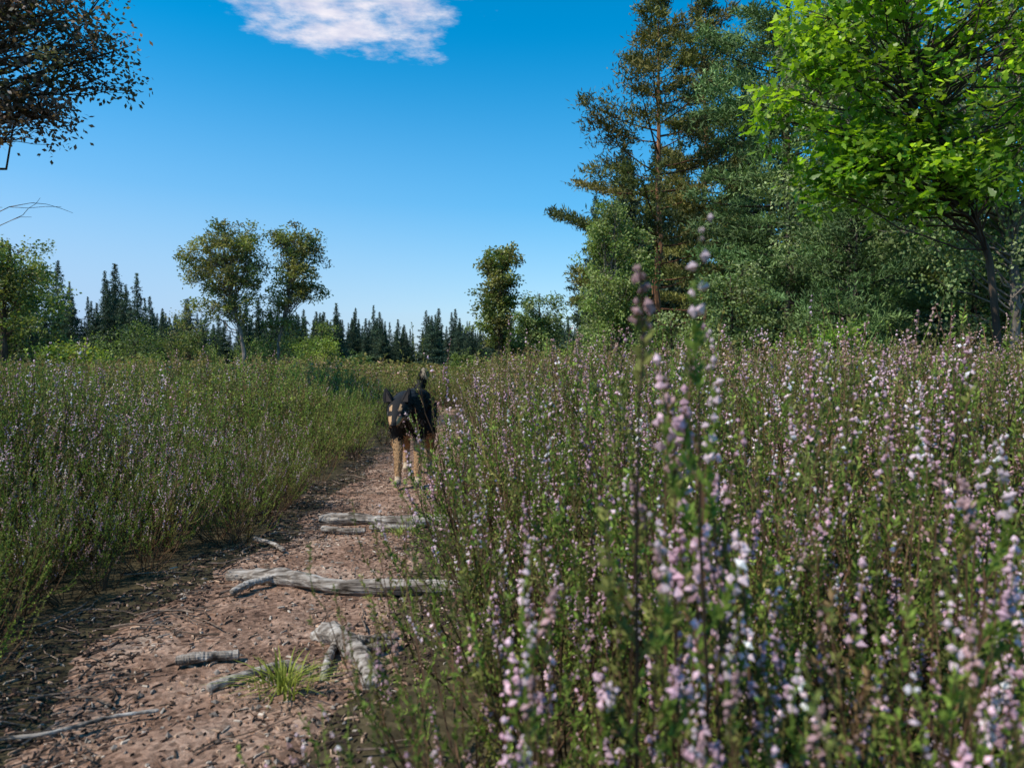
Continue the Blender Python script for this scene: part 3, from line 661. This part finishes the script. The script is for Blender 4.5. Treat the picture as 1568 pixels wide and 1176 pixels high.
    keep = ~((P[:, 1] < -.345))
    cf = colour(P, g)*g.uniform(.6, 1.6, (tri, 1))
    b.leaves(P[keep], (flow+NN*.35+g.normal(0, .13, (tri, 3)))[keep], (Ln*g.uniform(.6, 1.2, tri))[keep], .0040, cf[keep], g=g)
    for s in (-1, 1):
        c0 = np.array([-.027+s*.042, -.19, .495])
        ring = np.array([[-.030, 0, 0], [-.017, -.012, .004], [.017, -.012, .004], [.030, 0, 0], [.017, .016, .0], [-.017, .016, 0]])
        top = np.array([s*.020, .004, .084]); rows = []
        for t_ in (0, .3, .6, .85): rows.append(ring*(1-t_**2.2)+top*t_)
        for kk in range(3):
            A = np.vstack([rows[kk], rows[kk+1]])+c0
            b.polys(A, [[q, (q+1) % 6, 6+(q+1) % 6, 6+q] for q in range(6)], np.array([.014, .012, .012]))
        A = np.vstack([rows[3], top[None]])+c0; b.polys(A, [[q, (q+1) % 6, 6] for q in range(6)], np.array([.014, .012, .012]))
        ii = np.array([[-.015, -.015, .008], [.015, -.015, .008], [top[0]*.75, -.010, .060]])+c0; b.polys(ii, [[0, 1, 2]], np.array([.07, .05, .04]))
        e = np.array([[-.028+s*.027, -.270, .452]]); b.template(e, np.eye(3)[None], np.array([.009]), oct_v, oct_f, np.array([[.03, .015, .008]]))
    b.template(np.array([[-.03, -.362, .392]]), np.eye(3)[None], np.array([[.017, .012, .013]]), oct_v, oct_f, np.array([[.008, .008, .008]]))
    m, nt, N, L = newmat('dog_fur_mat'); out = N.new('ShaderNodeOutputMaterial'); at = N.new('ShaderNodeAttribute'); at.attribute_name = 'col'
    p = N.new('ShaderNodeBsdfPrincipled'); p.inputs['Roughness'].default_value = .75; p.inputs['Specular IOR Level'].default_value = .2; L.new(at.outputs['Color'], p.inputs['Base Color']); L.new(p.outputs[0], out.inputs[0])
    d = b.obj('dog', [m], smooth=False)
    d.location = (-.60, 4.2, -.012); d.rotation_euler = (0, 0, math.radians(2)); d.scale = (1.03, 1.03, 1.03)
build_dog()

# ------------------------------------------------------------------ sky, sun, camera
EL, AZ = math.radians(50), math.radians(-114)
S = Vector((math.sin(AZ)*math.cos(EL), math.cos(AZ)*math.cos(EL), math.sin(EL)))
sl = bpy.data.lights.new('sun', 'SUN'); sl.energy = 5; sl.angle = math.radians(.5); sl.color = (1, .94, .83)
so = bpy.data.objects.new('sun', sl); scene.collection.objects.link(so); so.rotation_euler = S.to_track_quat('Z', 'Y').to_euler(); so.location = (-20, 10, 30)
w = bpy.data.worlds.new('World'); scene.world = w; w.use_nodes = True; nt = w.node_tree; N, L = nt.nodes, nt.links; N.clear()
out = N.new('ShaderNodeOutputWorld'); bg = N.new('ShaderNodeBackground'); bg.inputs[1].default_value = .15
sky = N.new('ShaderNodeTexSky'); sky.sky_type = 'NISHITA'; sky.sun_disc = False; sky.sun_elevation = EL; sky.sun_rotation = AZ; sky.air_density = 1.0; sky.dust_density = .5; sky.ozone_density = 1.5
hs = N.new('ShaderNodeHueSaturation'); hs.inputs['Hue'].default_value = .488; hs.inputs['Saturation'].default_value = 1.8; hs.inputs['Value'].default_value = 1.25
L.new(sky.outputs[0], hs.inputs['Color'])
tc = N.new('ShaderNodeTexCoord'); sx = N.new('ShaderNodeSeparateXYZ'); L.new(tc.outputs['Generated'], sx.inputs[0])
def mth(op, a, b_=None, c=None):
    q = N.new('ShaderNodeMath'); q.operation = op
    for i_, v_ in enumerate((a, b_, c)):
        if v_ is None: continue
        if hasattr(v_, 'is_linked'): L.new(v_, q.inputs[i_])
        else: q.inputs[i_].default_value = v_
    return q.outputs[0]
# pale haze low in the sky, thicker towards the sun side
hzv = N.new('ShaderNodeMapRange'); hzv.interpolation_type = 'SMOOTHSTEP'; hzv.inputs[1].default_value = .42; hzv.inputs[2].default_value = 0; L.new(sx.outputs[2], hzv.inputs[0])
hw_ = mth('MULTIPLY_ADD', sx.outputs[0], -.6, .66); hf = mth('MULTIPLY', hzv.outputs[0], hw_); hf = mth('MINIMUM', hf, .95)
hm = N.new('ShaderNodeMix'); hm.data_type = 'RGBA'; L.new(hf, hm.inputs[0]); L.new(hs.outputs[0], hm.inputs[6]); hm.inputs[7].default_value = (2.8, 4.05, 6.0, 1)
zc = mth('MAXIMUM', sx.outputs[2], .05)
u = mth('DIVIDE', sx.outputs[0], zc); v = mth('DIVIDE', sx.outputs[1], zc)
cb = N.new('ShaderNodeCombineXYZ'); L.new(u, cb.inputs[0]); L.new(v, cb.inputs[1])
n1 = N.new('ShaderNodeTexNoise'); n1.inputs['Scale'].default_value = 5; n1.inputs['Detail'].default_value = 10; n1.inputs['Roughness'].default_value = .62; L.new(cb.outputs[0], n1.inputs['Vector'])
du = mth('DIVIDE', mth('SUBTRACT', u, -.47), .30); dv = mth('DIVIDE', mth('SUBTRACT', v, 2.02), .36)
r2 = mth('ADD', mth('MULTIPLY', du, du), mth('MULTIPLY', dv, dv))
fld = mth('ADD', mth('SUBTRACT', 1.0, r2), mth('MULTIPLY', mth('SUBTRACT', n1.outputs['Fac'], .5), 6.5))
mr = N.new('ShaderNodeMapRange'); mr.interpolation_type = 'SMOOTHSTEP'; mr.inputs[1].default_value = -.6; mr.inputs[2].default_value = 1.4; L.new(fld, mr.inputs[0])
mx = N.new('ShaderNodeMix'); mx.data_type = 'RGBA'; L.new(mr.outputs[0], mx.inputs[0]); L.new(hm.outputs[2], mx.inputs[6])
n2 = N.new('ShaderNodeTexNoise'); n2.inputs['Scale'].default_value = 9; n2.inputs['Detail'].default_value = 8; L.new(cb.outputs[0], n2.inputs['Vector'])
cr = ramp(N, [(.35, (3.9, 4.2, 5.5)), (.62, (6.1, 5.9, 6.4))]); L.new(n2.outputs['Fac'], cr.inputs[0]); L.new(cr.outputs[0], mx.inputs[7])
L.new(mx.outputs[2], bg.inputs[0]); L.new(bg.outputs[0], out.inputs[0])

cam = bpy.data.cameras.new('camera'); cam.lens = 26; cam.sensor_width = 36; cam.clip_end = 3000; cam.clip_start = .02
cam.dof.use_dof = True; cam.dof.focus_distance = 4.5; cam.dof.aperture_fstop = 6
co = bpy.data.objects.new('camera', cam); scene.collection.objects.link(co); co.location = (0, 0, .7); co.rotation_euler = (math.radians(90-1.4), 0, 0)
scene.camera = co
scene.view_settings.view_transform = 'Standard'; scene.view_settings.look = 'None'; scene.view_settings.exposure = 0
print('verts', sum(len(m.vertices) for m in bpy.data.meshes))
